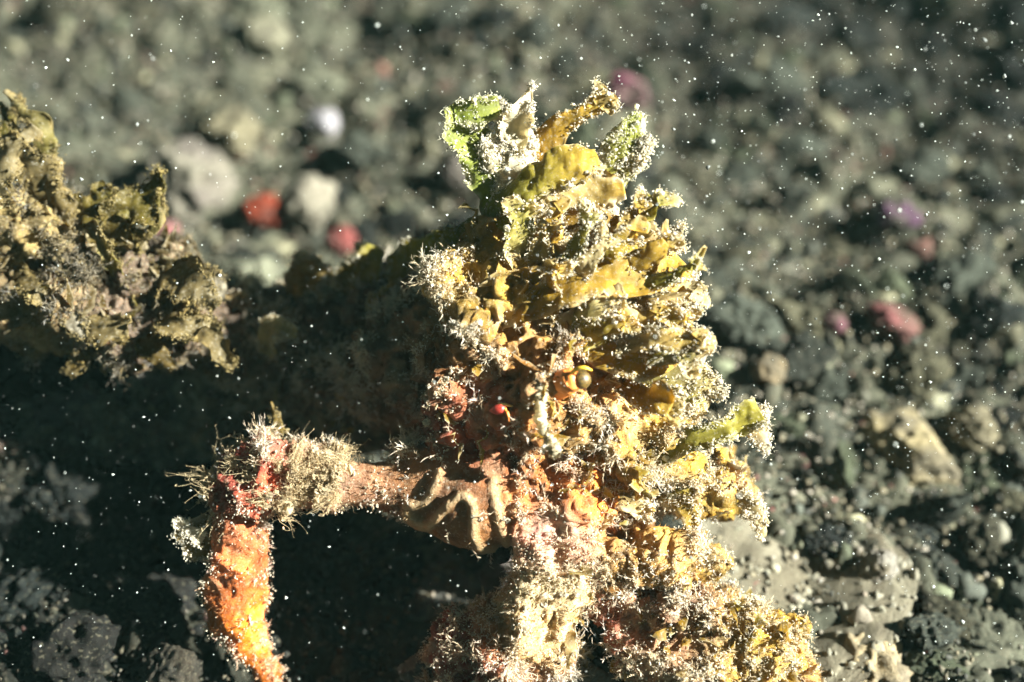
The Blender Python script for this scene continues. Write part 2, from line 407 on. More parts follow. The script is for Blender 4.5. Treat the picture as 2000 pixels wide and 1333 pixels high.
for k, (px, py, dia, c1, c2, nm, lab, cat) in enumerate(SINGLES):
    c2 = tuple(.45 * q_ + .55 * g_ for q_, g_ in zip(c2, (0.2, 0.18, 0.13))) if dia < 240 else c2
    f_ = .6 if dia > 240 else .09 if py > 1150 and px < 450 else .45 if dia > 90 or c1[0] < 1.5 * c1[2] else .42; c1 = tuple(x * f_ for x in c1); c2 = tuple(x * f_ for x in c2)  # lower left stones get darker pigment in place of shade
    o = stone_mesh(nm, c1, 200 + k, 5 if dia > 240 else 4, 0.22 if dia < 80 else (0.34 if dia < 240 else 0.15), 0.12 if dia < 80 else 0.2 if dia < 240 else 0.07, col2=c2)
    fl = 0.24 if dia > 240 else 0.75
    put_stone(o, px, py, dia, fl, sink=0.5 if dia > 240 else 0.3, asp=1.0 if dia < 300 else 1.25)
    tag(o, lab, cat)
    if dia > 240:
        bpy.context.view_layer.update(); mw = np.array(o.matrix_world)
        vv = np.array([v.co for v in o.data.vertices]) @ mw[:3, :3].T + mw[:3, 3]
        top = vv[vv[:, 2] > np.percentile(vv[:, 2], 45)]; ON_ROCK.append(top[rng.choice(len(top), 260)])

# rubble: copies of a few source stones, one object each
KINDS = [((0.10, 0.083, 0.05), 'brown_stone', 'blurred greyish brown stone among the seabed rubble', 'stone', 'greyish brown rubble stones on the seabed'),
         ((0.062, 0.062, 0.047), 'grey_stone', 'blurred dark slate grey stone among the seabed rubble', 'stone', 'dark grey rubble stones on the seabed'),
         ((0.16, 0.145, 0.10), 'tan_stone', 'blurred light tan stone among the seabed rubble', 'stone', 'light tan rubble stones on the seabed'),
         ((0.07, 0.072, 0.042), 'olive_stone', 'blurred olive tinted stone among the seabed rubble', 'stone', 'olive rubble stones on the seabed'),
         ((0.016, 0.018, 0.016), 'shade_toned_stone', 'blurred stone among the seabed rubble, coloured nearly black to stand in for shade', 'stone', 'rubble stones on the seabed coloured black in place of shade')]  # dark copy of the rubble, its colour carries the shade
src = {}
for ki, (c, nm, lab, cat, grp) in enumerate(KINDS):
    src[ki] = []; c = (c[0] * .58, c[1] * .64, c[2] * .62)
    for q in range(4):
        o = stone_mesh(nm, c, 10 + ki * 10 + q, 4, 0.55, 0.32)
        tag(o, lab, cat, grp); src[ki].append([o, False])

def place_rubble(n=285):
    done = 0; tries = 0
    while done < n and tries < 30000:
        tries += 1
        px = random.uniform(-40, 2040); py = random.uniform(-30, 1360)
        g = G(px, py)
        r = random.choice([0.15, 0.18, 0.22, 0.26, 0.3, 0.36]) * random.uniform(0.85, 1.2)
        if any((g[0] - a) ** 2 + (g[1] - b) ** 2 < (0.62 * (r + c)) ** 2 for a, b, c in used_spots): continue
        # hidden behind the crab: leave out
        if 380 < px < 640 and 1120 < py: continue
        if 950 < px < 1330 and 350 < py < 1050: continue
        if 430 < px < 950 and 560 < py < 1000: continue
        shade_amt = float(falloff_shade(np.array([g[0]]), np.array([g[1]]))[0]); wl = [1.0, 0.9, 0.25, 0.45]  # pale or dark stone mix per area stands in for light falloff
        if px < 820 and py < 560: wl = [0.6, 0.5, 1.5, 0.3]
        if px > 1250 and py < 950: wl = [0.9, 0.9, 0.08, 0.6]
        if px > 1000 and py < 560: wl = [0.5, 1.0, 0.0, 0.7]
        if py > 950 and px < 800: wl = [0.3, 1, 0.05, 0.1]
        wl = [v * (1 - 0.92 * shade_amt) for v in wl] + [2.6 * shade_amt]
        ki = 4 if px < 420 and 860 < py < 1120 else random.choices(range(5), wl)[0]; slot = random.choice(src[ki])  # only shade-coloured stones where the shadow should reach at lower left
        if not slot[1]: o = slot[0]; slot[1] = True
        else:
            o = slot[0].copy(); COL.objects.link(o)
        fl = random.uniform(0.5, 0.95)
        z = gz(g[0], g[1])
        o.location = (g[0], g[1], z + r * fl * random.uniform(-0.2, 0.5) + 0.06)
        o.scale = (r * random.uniform(0.8, 1.5), r * random.uniform(0.8, 1.2), r * fl)
        o.rotation_euler = (random.uniform(-.6, .6), random.uniform(-.6, .6), random.uniform(0, 6.28))
        used_spots.append((g[0], g[1], r)); done += 1
    for ki in src:
        for o, u in src[ki]:
            if not u: bpy.data.objects.remove(o)
place_rubble()

def gravel():
    a = Acc(); v, f = ICO[1]
    n = 4800
    x = rng.uniform(-9, 9, n); y = rng.uniform(-4.5, 18, n)
    r = np.clip(np.exp(rng.normal(-2.55, 0.45, n)), 0, 0.15); z = ground_z(x, y) + r * 0.3
    rk = np.concatenate(ON_ROCK); x = np.concatenate([x, rk[:, 0]]); y = np.concatenate([y, rk[:, 1]]); z = np.concatenate([z, rk[:, 2]])
    r = np.concatenate([r, np.clip(np.exp(rng.normal(-3.7, 0.5, len(rk))), 0, 0.08)]); n = len(x); nrk = len(rk)
    rr = 1 + rng.normal(size=(n, len(v))) * 0.24
    sc3 = rng.uniform(0.45, 1.6, (n, 1, 3))
    pos = np.stack([x, y, z], 1)[:, None] + v[None] * rr[..., None] * r[:, None, None] * sc3
    pal = np.array([[0.105, 0.092, 0.062], [0.058, 0.057, 0.045], [0.17, 0.145, 0.092], [0.08, 0.08, 0.05], [0.24, 0.21, 0.16], [0.14, 0.065, 0.05]])
    c = pal[rng.choice(6, n, p=[.32, .3, .15, .15, .05, .03])] * np.array([.60, .65, .62]) * np.exp(rng.normal(0, 0.45, (n, 1))) * (1 - 0.82 * falloff_shade(x, y)[:, None])  # gravel pigment carries the same painted falloff
    c[-nrk:] = c[-nrk:] * 0.5 + np.array([0.26, 0.235, 0.17]) * 0.6
    a.add(pos.reshape(-1, 3), (f[None] + (np.arange(n) * len(v))[:, None, None]).reshape(-1, 3), np.repeat(c, len(v), 0))
    m = 26000
    x = rng.uniform(-8, 8, m); y = rng.uniform(-4.5, 14, m)
    grains(a, np.stack([x, y, ground_z(x, y) + rng.uniform(0, 0.25, m)], 1), rng.uniform(0.015, 0.055, m), pal[rng.choice(6, m, p=[.3, .2, .2, .1, .17, .03])] * (1 - 0.7 * falloff_shade(x, y)[:, None]))
    tag(a.build('gravel', M_GRAVEL), 'dark mixed gravel and sand grains between the seabed stones', 'gravel', kind='stuff')
gravel()

# ------------------------------------------------------------------ the crab
base = np.array([0.0, 0.3, 0.0])
crab = bpy.data.objects.new('decorator_crab', None); COL.objects.link(crab)
crab.location = base; crab['_o'] = list(base)
tag(crab, 'crab covered in yellow green algae and pale fuzz, one bent leg ending in orange', 'crab')

BR = (0.20, 0.10, 0.045); DK = (0.10, 0.065, 0.04); OR = (0.40, 0.12, 0.02); RD = (0.26, 0.045, 0.025); PK = (0.42, 0.22, 0.17)
TAN = (0.39, 0.21, 0.045); OL = (0.30, 0.18, 0.02); ORB = (0.23, 0.095, 0.022); ORANGE = (0.55, 0.135, 0.006)
CHAINS = [
    [(1070, 690, .6, 135, TAN), (900, 690, 1.4, 165, BR), (710, 690, 2.4, 165, DK), (540, 680, 3.0, 125, DK)],
    [(1020, 480, .8, 55, OL), (1060, 600, .6, 100, TAN), (1070, 740, .5, 130, ORB)],
    [(1070, 400, .7, 45, OL), (1060, 560, .6, 95, OL)],
    [(850, 945, .6, 95, ORB), (940, 965, .5, 105, ORB), (1060, 950, .45, 100, OR)],
    [(1070, 760, .5, 140, ORB), (950, 900, .6, 110, RD)],
    [(990, 500, .35, 60, OL), (950, 580, .3, 75, OL), (915, 700, .4, 75, ORB), (900, 830, .5, 75, RD)],
    [(1130, 830, .4, 120, TAN), (1250, 860, .6, 95, OL), (1340, 930, .8, 55, OL), (1420, 950, .9, 34, OL)],
    [(1080, 960, .5, 90, OR), (1230, 960, .8, 70, ORB)],
    # left leg with orange tip
    [(860, 945, .6, 62, ORB), (780, 952, .47, 42, (0.17, 0.07, 0.025)), (710, 950, .42, 34, (0.20, 0.09, 0.04)), (640, 945, .42, 42, (0.34, 0.2, 0.12)), (580, 935, .5, 44, (0.34, 0.18, 0.1)), (520, 930, .45, 48, RD), (480, 955, .47, 48, RD), (466, 1000, .5, 46, ORB)],
    [(466, 1000, .5, 46, RD), (468, 1060, .55, 46, (0.45, 0.12, 0.03)), (462, 1130, .62, 49, (0.45, 0.10, 0.012)), (466, 1195, .7, 46, ORANGE), (488, 1255, .8, 26, ORANGE), (522, 1315, .9, 9, ORANGE), (548, 1345, 1.0, 5, ORANGE)],
    # middle leg
    [(1060, 990, .4, 75, OR), (1065, 1060, .25, 55, PK), (1060, 1150, .15, 58, (0.5, 0.38, 0.2)), (1045, 1215, .2, 58, (0.5, 0.38, 0.2))],
    [(1045, 1215, .2, 55, TAN), (960, 1290, .45, 78, RD), (900, 1390, .7, 70, RD)],
    [(1050, 1200, .2, 48, TAN), (1050, 1300, .5, 48, BR), (1040, 1390, .8, 45, BR)],
    # right leg
    [(1090, 1010, .5, 60, OR), (1135, 1100, .6, 42, PK), (1225, 1170, .6, 50, RD), (1330, 1240, .5, 105, BR), (1450, 1270, .45, 90, OL), (1560, 1400, .8, 70, BR)],
    [(1255, 1190, .7, 48, RD), (1300, 1300, .9, 62, RD), (1340, 1400, 1.0, 70, BR)],
    [(1120, 1060, .4, 55, OR), (1200, 1090, .3, 30, TAN), (1300, 1085, .35, 42, TAN), (1380, 1100, .35, 26, OL)],
    # rear legs reaching left
    [(640, 690, 2.7, 110, DK), (430, 660, 2.0, 75, DK), (270, 560, 1.5, 80, DK), (90, 480, 1.3, 95, (0.17, 0.12, 0.04)), (-140, 430, 1.4, 95, (0.17, 0.12, 0.04))],
    [(350, 620, 1.5, 60, DK), (240, 590, 1.4, 80, DK), (100, 570, 1.4, 95, (0.15, 0.10, 0.04)), (-80, 540, 1.4, 95, DK)],
    [(720, 790, 2.5, 110, DK), (460, 800, 3.0, 75, DK), (200, 840, 3.3, 60, (0.05, 0.03, 0.025)), (-120, 870, 3.5, 60, (0.05, 0.03, 0.025))],  # outer stretch darkened to stand in for the shadow on it
]
def crab_sdf(pts, want_col=False):
    d = np.full(len(pts), 50.0); C = np.zeros((len(pts), 3)); Wt = np.full(len(pts), 1e-9)
    k = 0.16
    for ch in CHAINS:
        for (x0, y0, s0, r0, c0), (x1, y1, s1, r1, c1) in zip(ch[:-1], ch[1:]):
            a = P(x0, y0, s0); b = P(x1, y1, s1); ra, rb = r0 / 200, r1 / 200
            ba = b - a; t = np.clip(((pts - a) @ ba) / (ba @ ba), 0, 1)
            dd = np.linalg.norm(pts - a - t[:, None] * ba, axis=1) - (ra + (rb - ra) * t)
            h = np.clip(0.5 + 0.5 * (d - dd) / k, 0, 1)
            d = d * (1 - h) + dd * h - k * h * (1 - h)
            if want_col:
                wg = np.exp(-np.clip(dd, -0.5, 3) / 0.10)
                cc = np.array(c0) * (1 - t[:, None]) + np.array(c1) * t[:, None]
                C += cc * wg[:, None]; Wt += wg
    return (d, C / Wt[:, None]) if want_col else d

H = 0.05
allp = np.array([P(q[0], q[1], q[2]) for ch in CHAINS for q in ch])
lo = allp.min(0) - 1.1; hi = allp.max(0) + 1.1
dims = np.ceil((hi - lo) / H).astype(int)
gx, gy, gz_ = np.meshgrid(*[lo[i] + np.arange(dims[i]) * H for i in range(3)], indexing='ij')
pts = np.stack([gx.ravel(), gy.ravel(), gz_.ravel()], 1)
d = crab_sdf(pts)
near = np.abs(d) < 0.6
q = pts[near]
def pix(p):
    """photo pixel and depth of world points"""
    q = p - CAM; s = q @ FWD; k = D0 / s
    return 1000 + (q @ RIGHT) * k * 200, 666.5 - (q @ UP) * k * 200, s - D0
lx, ly, ls = pix(q)
leg_m = np.where(np.hypot((lx - 860) / 200, (ly - 990) / 120) < 1, 0.2, 1.0) * np.where((lx < 800) & (ly > 860) & (ls < 1.5), 0.22, np.where((ly > 1010) & (lx > 980), 0.6, 1.0))
leg_m = np.where((lx > 640) & (lx < 1000) & (ly > 890) & (ly < 1090) & (ls < 1.4), 0.08, leg_m)
d[near] += leg_m * (0.17 * fbm(q, 1.7, 2, 71) + 0.10 * fbm(q, 4.2, 3, 77, 0.6))
SV, SF = surface_nets(d.reshape(dims), lo, H)
SN = vnormals(SV, SF)
# orient outwards
eps = crab_sdf(SV + SN * 0.08) - crab_sdf(SV - SN * 0.08)
if (eps > 0).mean() < 0.5: SF = SF[:, ::-1]; SN = -SN
def subdivide(V, F):
    e = np.sort(np.concatenate([F[:, [0, 1]], F[:, [1, 2]], F[:, [2, 0]]]), 1)
    key = e[:, 0] * len(V) + e[:, 1]; uq, inv = np.unique(key, return_inverse=True)
    M = (V[uq // len(V)] + V[uq % len(V)]) / 2; n = len(F); m = inv + len(V)
    a, b, c = m[:n], m[n:2 * n], m[2 * n:]
    return np.concatenate([V, M]), np.concatenate([np.stack([F[:, 0], a, c], 1), np.stack([F[:, 1], b, a], 1), np.stack([F[:, 2], c, b], 1), np.stack([a, b, c], 1)])
SV, SF = subdivide(SV, SF); SN = vnormals(SV, SF)
_, SC = crab_sdf(SV, True)
qx, qy, qs = pix(SV)
smooth_part = np.clip(np.maximum.reduce([1.3 - np.hypot((qx - 850) / 175, (qy - 995) / 110), (qx < 620) * (qy > 1000) * 0.75, (qx > 520) * (qx < 660) * (qy > 900) * (qy < 1010) * 0.6, (qx > 655) * (qx < 1000) * (qy > 895) * (qy < 1090) * 1.1, 1.2 - np.hypot((qx - 1060) / 70, (qy - 1000) / 60)]), 0, 1)
rough_part = 1 - 0.84 * smooth_part
rid = (1 - 2.6 * np.abs(vnoise(SV * 4.6, 301))) * 0.6 + (1 - 2.6 * np.abs(vnoise(SV * 10.3 + 4, 302))) * 0.4
big = 1 - 2.4 * np.abs(vnoise(SV * 2.6 + 9, 311))
RID = [[(795, 985), (830, 980), (850, 955), (862, 925)], [(793, 1000), (815, 1018), (840, 1022), (868, 995), (898, 970), (916, 975), (925, 1000), (925, 1040), (940, 1070), (965, 1074)], [(962, 940), (968, 980), (976, 1025), (990, 1058)]]
ridge = np.zeros(len(SV)); fm = (SN @ -FWD > 0.05) & (qx > 740) & (qx < 1040) & (qy > 880) & (qy < 1120)
for pth in RID:
    cs_ = spline(np.array([(x, y, 0) for x, y in pth], float), 70)[:, :2]
    dd = np.sqrt(((np.stack([qx[fm], qy[fm]], 1)[:, None] - cs_[None]) ** 2).sum(-1)).min(1)
    ridge[fm] = np.maximum(ridge[fm], np.exp(-(dd / 9.5) ** 4))
SV = SV + SN * (0.045 * ridge + 0.11 * big * rough_part)[:, None]
SV = SV + SN * ((0.085 * rid + 0.03 * fbm(SV, 17, 2, 91)) * rough_part)[:, None]
SN = vnormals(SV, SF)
TOPS = np.clip(0.15 + 0.7 * rid + 0.45 * big, 0.02, 2) ** 1.6
silt_m = np.clip((rid + 0.5 * fbm(SV, 9, 2, 305) - 0.1) * 1.6, 0, 1) * np.clip(2.4 * fbm(SV, 4.4, 3, 21) + 0.5 * fbm(SV, 1.1, 2, 22) + 0.15, 0, 1) * rough_part * np.clip(0.55 + 0.8 * fbm(SV, 1.3, 2, 306), 0, 1)
n1 = np.clip(0.5 + 0.9 * fbm(SV, 2.6, 3, 55), 0, 1)[:, None]
n2 = np.clip(fbm(SV, 3.3, 3, 58) * 1.6 - 0.35, 0, 1)[:, None]
SC = SC * (0.65 + 0.6 * n1); SC = SC * (1 - 0.35 * n2) + np.array([0.42, 0.31, 0.17]) * 0.35 * n2
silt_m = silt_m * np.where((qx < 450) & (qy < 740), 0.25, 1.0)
SC = SC * (1 - 0.42 * silt_m[:, None]) + np.array([0.72, 0.61, 0.41]) * 0.42 * silt_m[:, None]
def spot(C, px, py, s, r, col, k=0.85):
    dd = np.linalg.norm(SV - P(px, py, s), axis=1) / (r / 200) + 0.5 * fbm(SV, 7, 2, 15)
    m = np.clip(1.4 - dd, 0, 1)[:, None] * k
    return C * (1 - m) + np.array(col) * m
SC = spot(SC, 1058, 1052, 0, 26, (0.5, 0.14, 0.17), .6); SC = spot(SC, 1150, 1100, .3, 35, (0.7, 0.15, 0.25))
SC = spot(SC, 1090, 1040, 0, 50, (0.46, 0.30, 0.2)); SC = spot(SC, 1150, 960, .1, 60, (0.6, 0.17, 0.02))
SC = spot(SC, 520, 970, 0.1, 45, (0.45, 0.07, 0.02)); SC = spot(SC, 1100, 735, 0, 40, (0.55, 0.16, 0.06)); SC = spot(SC, 960, 800, .1, 70, (0.4, 0.1, 0.05))
SC = SC * (1 - 0.8 * ridge[:, None]) + np.array([0.38, 0.26, 0.13]) * 0.8 * ridge[:, None]
body = Acc(); body.add(SV, SF, SC); body.build('body', M_BODY, crab)

ABOVE = lambda p: (p[:, 2] > 0.1)
def facing(p, n):
    return (n @ -FWD > -0.45) * 1.0

# --- silt fuzz over shell and legs
def grit(p, lo=0.05):
    """where silt has settled: small patches with bare skin between them"""
    return np.clip(2.4 * fbm(p, 4.4, 3, 21) + 0.5 * fbm(p, 1.1, 2, 22) + 0.15, lo, 1.6) ** 1.3

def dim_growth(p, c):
    """tints the rear leg growth olive and darkens it in place of weaker light"""
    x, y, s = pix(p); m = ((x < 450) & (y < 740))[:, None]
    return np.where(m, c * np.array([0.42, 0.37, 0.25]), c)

def fuzz_cover():
    a = Acc()
    def wf(p, n):
        x, y, s = pix(p)
        clump = grit(p)
        plate = ((x > 800) & (x < 1010) & (y > 895) & (y < 1095))
        orange = ((x > 400) & (x < 490) & (y > 1120)) | ((y > 1270) & (x < 600))
        legf = (x < 830) & (y > 890) & (s < 1.5)
        clump = np.where(legf, np.maximum(clump, 0.3), clump)
        clump = np.where((x > 860) & (y > 1050) & (x < 1135), np.maximum(clump, 0.7), np.where((x > 850) & (y > 1080), np.maximum(clump, 0.45), clump))
        clump = np.where((x > 960) & (y < 640), clump * 0.2, clump)
        return clump * facing(p, n) * np.where(plate, 0.04, 1) * np.where(orange, 0.6, 1) * (x > -60) * (y < 1360)
    p, n, c = sample(SV, SF, SN, SC, 12000, wf, TOPS)
    # sprigs: a wandering stem with side filaments
    K = 11
    L = rng.uniform(0.05, 0.16, len(p)) * (0.6 + 0.8 * np.clip(fbm(p, 1.2, 2, 8) + 0.4, 0, 1.3))
    lx, ly, ls = pix(p); L = np.where((lx < 830) & (ly > 890), np.minimum(L, 0.06), L)
    d0 = unit(n * 0.8 + rng.normal(size=n.shape) * 0.55 + np.array(LW) * 0.25)
    wob = rng.normal(size=n.shape) * 0.35
    pale = np.array([0.74, 0.60, 0.37]); white = np.array([0.93, 0.89, 0.80])
    mixw = rng.random((len(p), 1)) ** 0.6 * np.clip(0.7 + fbm(p, 1.5, 2, 33)[:, None], 0.1, 1)
    cc = (pale * (1 - mixw) + white * mixw) * 0.72 + c * 0.28
    x, y, s = pix(p); cc = cc * np.where(x < 450, np.where(y < 720, 0.36, np.where((y < 900) & (x < 380), 0.2, 0.9)), 1)[:, None]; orleg = np.clip((y - 1000) / 150, 0, 1) * (x < 620)  # fuzz on the rear legs darkened in place of weaker light and shade
    cc = cc * (1 - 0.35 * orleg[:, None]) + np.array([0.75, 0.4, 0.22]) * 0.35 * orleg[:, None]
    for i in range(K):
        t = i / K
        root = p + d0 * (L * t)[:, None] + wob * (L * t * t)[:, None]
        dd = d0 + wob * t * 2 + rng.normal(size=n.shape) * (0.8 if i else 0.2)
        blades(a, root, dd, np.minimum(L * rng.uniform(0.25, 0.6, len(p)), 0.07), rng.uniform(0.006, 0.013, len(p)), cc * rng.uniform(0.8, 1.15, (len(p), 1)))
    # short nap everywhere
    p, n, c = sample(SV, SF, SN, SC, 60000, wf)
    cc = c * 0.7 + np.array([0.58, 0.46, 0.27]) * 0.3
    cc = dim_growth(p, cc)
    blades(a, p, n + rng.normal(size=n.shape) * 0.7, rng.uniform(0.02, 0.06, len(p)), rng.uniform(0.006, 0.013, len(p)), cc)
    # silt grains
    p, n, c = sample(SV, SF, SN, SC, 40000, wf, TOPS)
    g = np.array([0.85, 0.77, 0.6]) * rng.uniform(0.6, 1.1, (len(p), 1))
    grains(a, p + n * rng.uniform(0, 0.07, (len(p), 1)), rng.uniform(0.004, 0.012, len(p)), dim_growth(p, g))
    def wc(p, n): return wf(p, n) * np.clip(fbm(p, 3.5, 2, 222) * 2, 0, 2)
    p, n, c = sample(SV, SF, SN, SC, 5000, wc, TOPS)
    crumbs(a, p + n * 0.015, np.exp(rng.normal(-4.5, 0.4, len(p))), dim_growth(p, np.array([0.68, 0.6, 0.45]) * rng.uniform(0.6, 1.1, (len(p), 1))))
    tag(a.build('silt_fuzz', M_FUZZ, crab, smooth=False), kind='stuff')
fuzz_cover()

# --- leafy algae bits
def leaf_cover():
    a = Acc()
    YE = np.array([0.30, 0.175, 0.02]); OLV = np.array([0.25, 0.175, 0.025]); TN = np.array([0.38, 0.26, 0.09]); OB = np.array([0.28, 0.13, 0.03])
    def wf(p, n):
        x, y, s = pix(p)
        head = ((x > 930) & (y < 640)) * 0.35 + ((x > 1060) & (y > 640) & (y < 1040)) * 1.5
        leg = ((x > 985) & (y > 1100)) * 0.9 + (x < 440) * (y < 720) * 1.2
        rest = 0.25
        plate = ((x > 690) & (x < 1010) & (y > 880) & (y < 1095)); lleg = (x < 720) & (y > 860)
        return (head + leg + rest) * facing(p, n) * np.where(plate | lleg, 0.02, 1) * np.clip(0.5 + fbm(p, 2.0, 2, 61), 0.05, 2) * (x > -60) * (y < 1360)
    p, n, c = sample(SV, SF, SN, SC, 420, wf)
    pick = rng.random(len(p)); nz = fbm(p, 0.9, 2, 44)
    col = np.where((pick < 0.4)[:, None], YE, np.where((pick < 0.62)[:, None], OLV, np.where((pick < 0.9)[:, None], TN, OB))) * rng.uniform(0.7, 1.2, (len(p), 1)) * np.where(pix(p)[0] < 450, 0.3, 1.0)[:, None]  # leaf pigment cut at far left in place of weaker light
    d = n * 0.9 + rng.normal(size=n.shape) * 0.4
    L = rng.uniform(0.06, 0.19, len(p)); W = rng.uniform(0.14, 0.42, len(p))
    X = frills(a, p - n * 0.03, d, L, W, col)
    E = X[:, -1, ::2].reshape(-1, 3)
    for rep in range(2):
        q = E + rng.normal(size=E.shape) * 0.02
        grains(a, q, rng.uniform(0.004, 0.011, len(q)), dim_growth(q, np.array([0.78, 0.7, 0.55]) * rng.uniform(0.6, 1.1, (len(q), 1))))
    blades(a, E, rng.normal(size=E.shape), rng.uniform(0.02, 0.05, len(E)), rng.uniform(0.006, 0.012, len(E)), dim_growth(E, np.tile([0.74, 0.66, 0.5], (len(E), 1))))
    tag(a.build('leafy_algae', M_FROND, crab), kind='stuff')
leaf_cover()

# --- named fronds
GREEN = (0.20, 0.24, 0.03); LIME = (0.29, 0.31, 0.05); YEL = (0.52, 0.34, 0.05); AMB = (0.36, 0.20, 0.016); OLIVE = (0.34, 0.29, 0.04); SILT = (0.66, 0.58, 0.42); TANF = (0.55, 0.43, 0.2); BRN = (0.24, 0.16, 0.04)
def ribbon(acc, path, widths, c0, c1, tilt=0.0, ruffle=0.25, thick=0.03, jag=0.25, silt=1.0, seed=0, silt_all=0.0, nu=19, siltcol=(0.93, 0.87, 0.72)):
    """frond blade along (px, py, s) points, width in px; shell with two faces and closed edges"""
    pts = np.array([P(*q) for q in path]); ln = np.linalg.norm(np.diff(pts, axis=0), axis=1).sum()
    nv = max(12, int(ln / 0.024))
    c = spline(pts, nv); t = unit(np.gradient(c, axis=0))
    wd = np.interp(np.linspace(0, 1, nv), np.linspace(0, 1, len(widths)), widths) / 400
    side = unit(np.cross(t, FWD)); nn = unit(np.cross(side, t))
    tl = np.linspace(tilt * 0.6, tilt * 1.3, nv)[:, None]
    side, nn = side * np.cos(tl) + nn * np.sin(tl), nn * np.cos(tl) - side * np.sin(tl)
    u = np.linspace(-1, 1, nu)
    vv = np.linspace(0, ln, nv)
    e = np.stack([np.stack([vv * 5, np.full(nv, sd * 3.3 + seed * 1.7), np.zeros(nv)], 1) for sd in (-1, 1)])
    jl = 1 + jag * fbm(e[0], 1.0, 3, seed); jr = 1 + jag * fbm(e[1], 1.0, 3, seed + 5)
    half = np.where(u[None] < 0, jl[:, None], jr[:, None]) * wd[:, None]
    pos = c[:, None] + side[:, None] * (u[None] * half)[..., None]
    q3 = pos.reshape(-1, 3)
    rf = (fbm(q3 + seed * 5.1, 3.0, 3, seed + 9).reshape(nv, nu) * (0.35 + 0.9 * np.abs(u)[None] ** 1.5)) * ruffle * wd.mean() * 2.2
    rf += 0.25 * wd[:, None] * (u[None] ** 2) * (1 if seed % 2 else -1)
    cr = (1 - 2.6 * np.abs(vnoise(q3 * 9 + seed, seed + 11))) * 0.6 + (1 - 2.6 * np.abs(vnoise(q3 * 19 + seed, seed + 12))) * 0.4
    sb = np.clip((np.abs(np.tile(u, nv)) - 0.7) * 2.2 + 0.9 * fbm(q3, 5, 2, seed + 13) - 0.3 + 1.1 * silt_all, 0, 1)
    rf = rf + (cr * (0.012 + 0.05 * sb)).reshape(nv, nu)
    pos = pos + nn[:, None] * rf[..., None]
    T = thick * (1 - 0.6 * np.abs(u)[None] ** 2) * np.clip(wd / (wd.mean() + 1e-6), 0.4, 1)[:, None] * 0.5
    top = (pos + nn[:, None] * T[..., None]).reshape(-1, 3); bot = (pos - nn[:, None] * T[..., None]).reshape(-1, 3)
    n = nv * nu
    i, j = np.meshgrid(np.arange(nv - 1), np.arange(nu - 1), indexing='ij'); a = (i * nu + j).ravel()
    F = [quads(a, a + 1, a + nu + 1, a + nu), quads(a + n, a + nu + n, a + nu + 1 + n, a + 1 + n)]
    for jj, fl in ((0, 0), (nu - 1, 1)):
        k = np.arange(nv - 1) * nu + jj; F.append(quads(k, k + nu, k + nu + n, k + n))
    for ii in (0, nv - 1):
        k = ii * nu + np.arange(nu - 1); F.append(quads(k, k + 1, k + 1 + n, k + n))
    g = np.linspace(0, 1, nv)[:, None, None]; col = np.array(c0) * (1 - g) + np.array(c1) * g
    col = np.broadcast_to(col, (nv, nu, 3)).reshape(-1, 3)
    mot = np.clip(0.5 + 0.8 * fbm(q3, 4, 3, seed + 70), 0, 1)[:, None]
    col = col * (0.75 + 0.5 * mot)
    vein = np.exp(-(np.tile(u, nv) / 0.12) ** 2)[:, None]; col = col * (1 - 0.2 * vein)
    sw = (sb * np.clip(0.55 + cr * 0.9, 0, 1) * min(1, 0.55 + 0.2 * silt))[:, None]
    col = col * (1 - sw) + np.array(siltcol) * np.array([.9, .84, .7]) * sw
    acc.add(np.concatenate([top, bot]), np.concatenate(F), np.concatenate([col, col]))
    # silt on edges
    ns = int(ln * 380 * silt)
    if ns:
        ii = rng.integers(0, nv, ns); uu = np.where(rng.random(ns) < 0.5, -1, 1) * (1 - np.abs(rng.normal(size=ns)) * 0.16)
        if silt_all: 
            m = rng.random(ns) < silt_all; uu[m] = rng.uniform(-1, 1, m.sum())
        jj = np.clip(((uu + 1) / 2 * (nu - 1)).round().astype(int), 0, nu - 1)
        pp = pos[ii, jj]; cl = fbm(pp, 3.5, 2, seed + 30)
        keep = cl > -0.25; pp = pp[keep]; ii = ii[keep]
        pp = pp + rng.normal(size=pp.shape) * 0.02 - FWD * rng.uniform(0, 0.03, (len(pp), 1))
        cs = np.array(siltcol) * rng.uniform(0.65, 1.1, (len(pp), 1)) * 0.8 + 0.2 * np.array(c1)
        grains(acc, pp, rng.uniform(0.004, 0.012, len(pp)), cs)
        k = len(pp) // 12
        crumbs(acc, pp[:k], np.exp(rng.normal(-4.6, 0.4, k)), cs[:k])
        m = len(pp) // 2
        blades(acc, pp[:m], rng.normal(size=(m, 3)) - FWD * 0.3, rng.uniform(0.02, 0.05, m), rng.uniform(0.006, 0.012, m), cs[:m])
    return pts

fr_n = [0]
def frond(strips, label=None, **kw):
    a = Acc()
    for st in strips:
        fr_n[0] += 1
        args = dict(kw); args.update(st[4] if len(st) > 4 else {})
        ribbon(a, st[0], st[1], st[2], st[3], seed=fr_n[0], **args)
    o = a.build('algae_frond', M_FROND, crab)
    if label: o['label'] = label
    return o

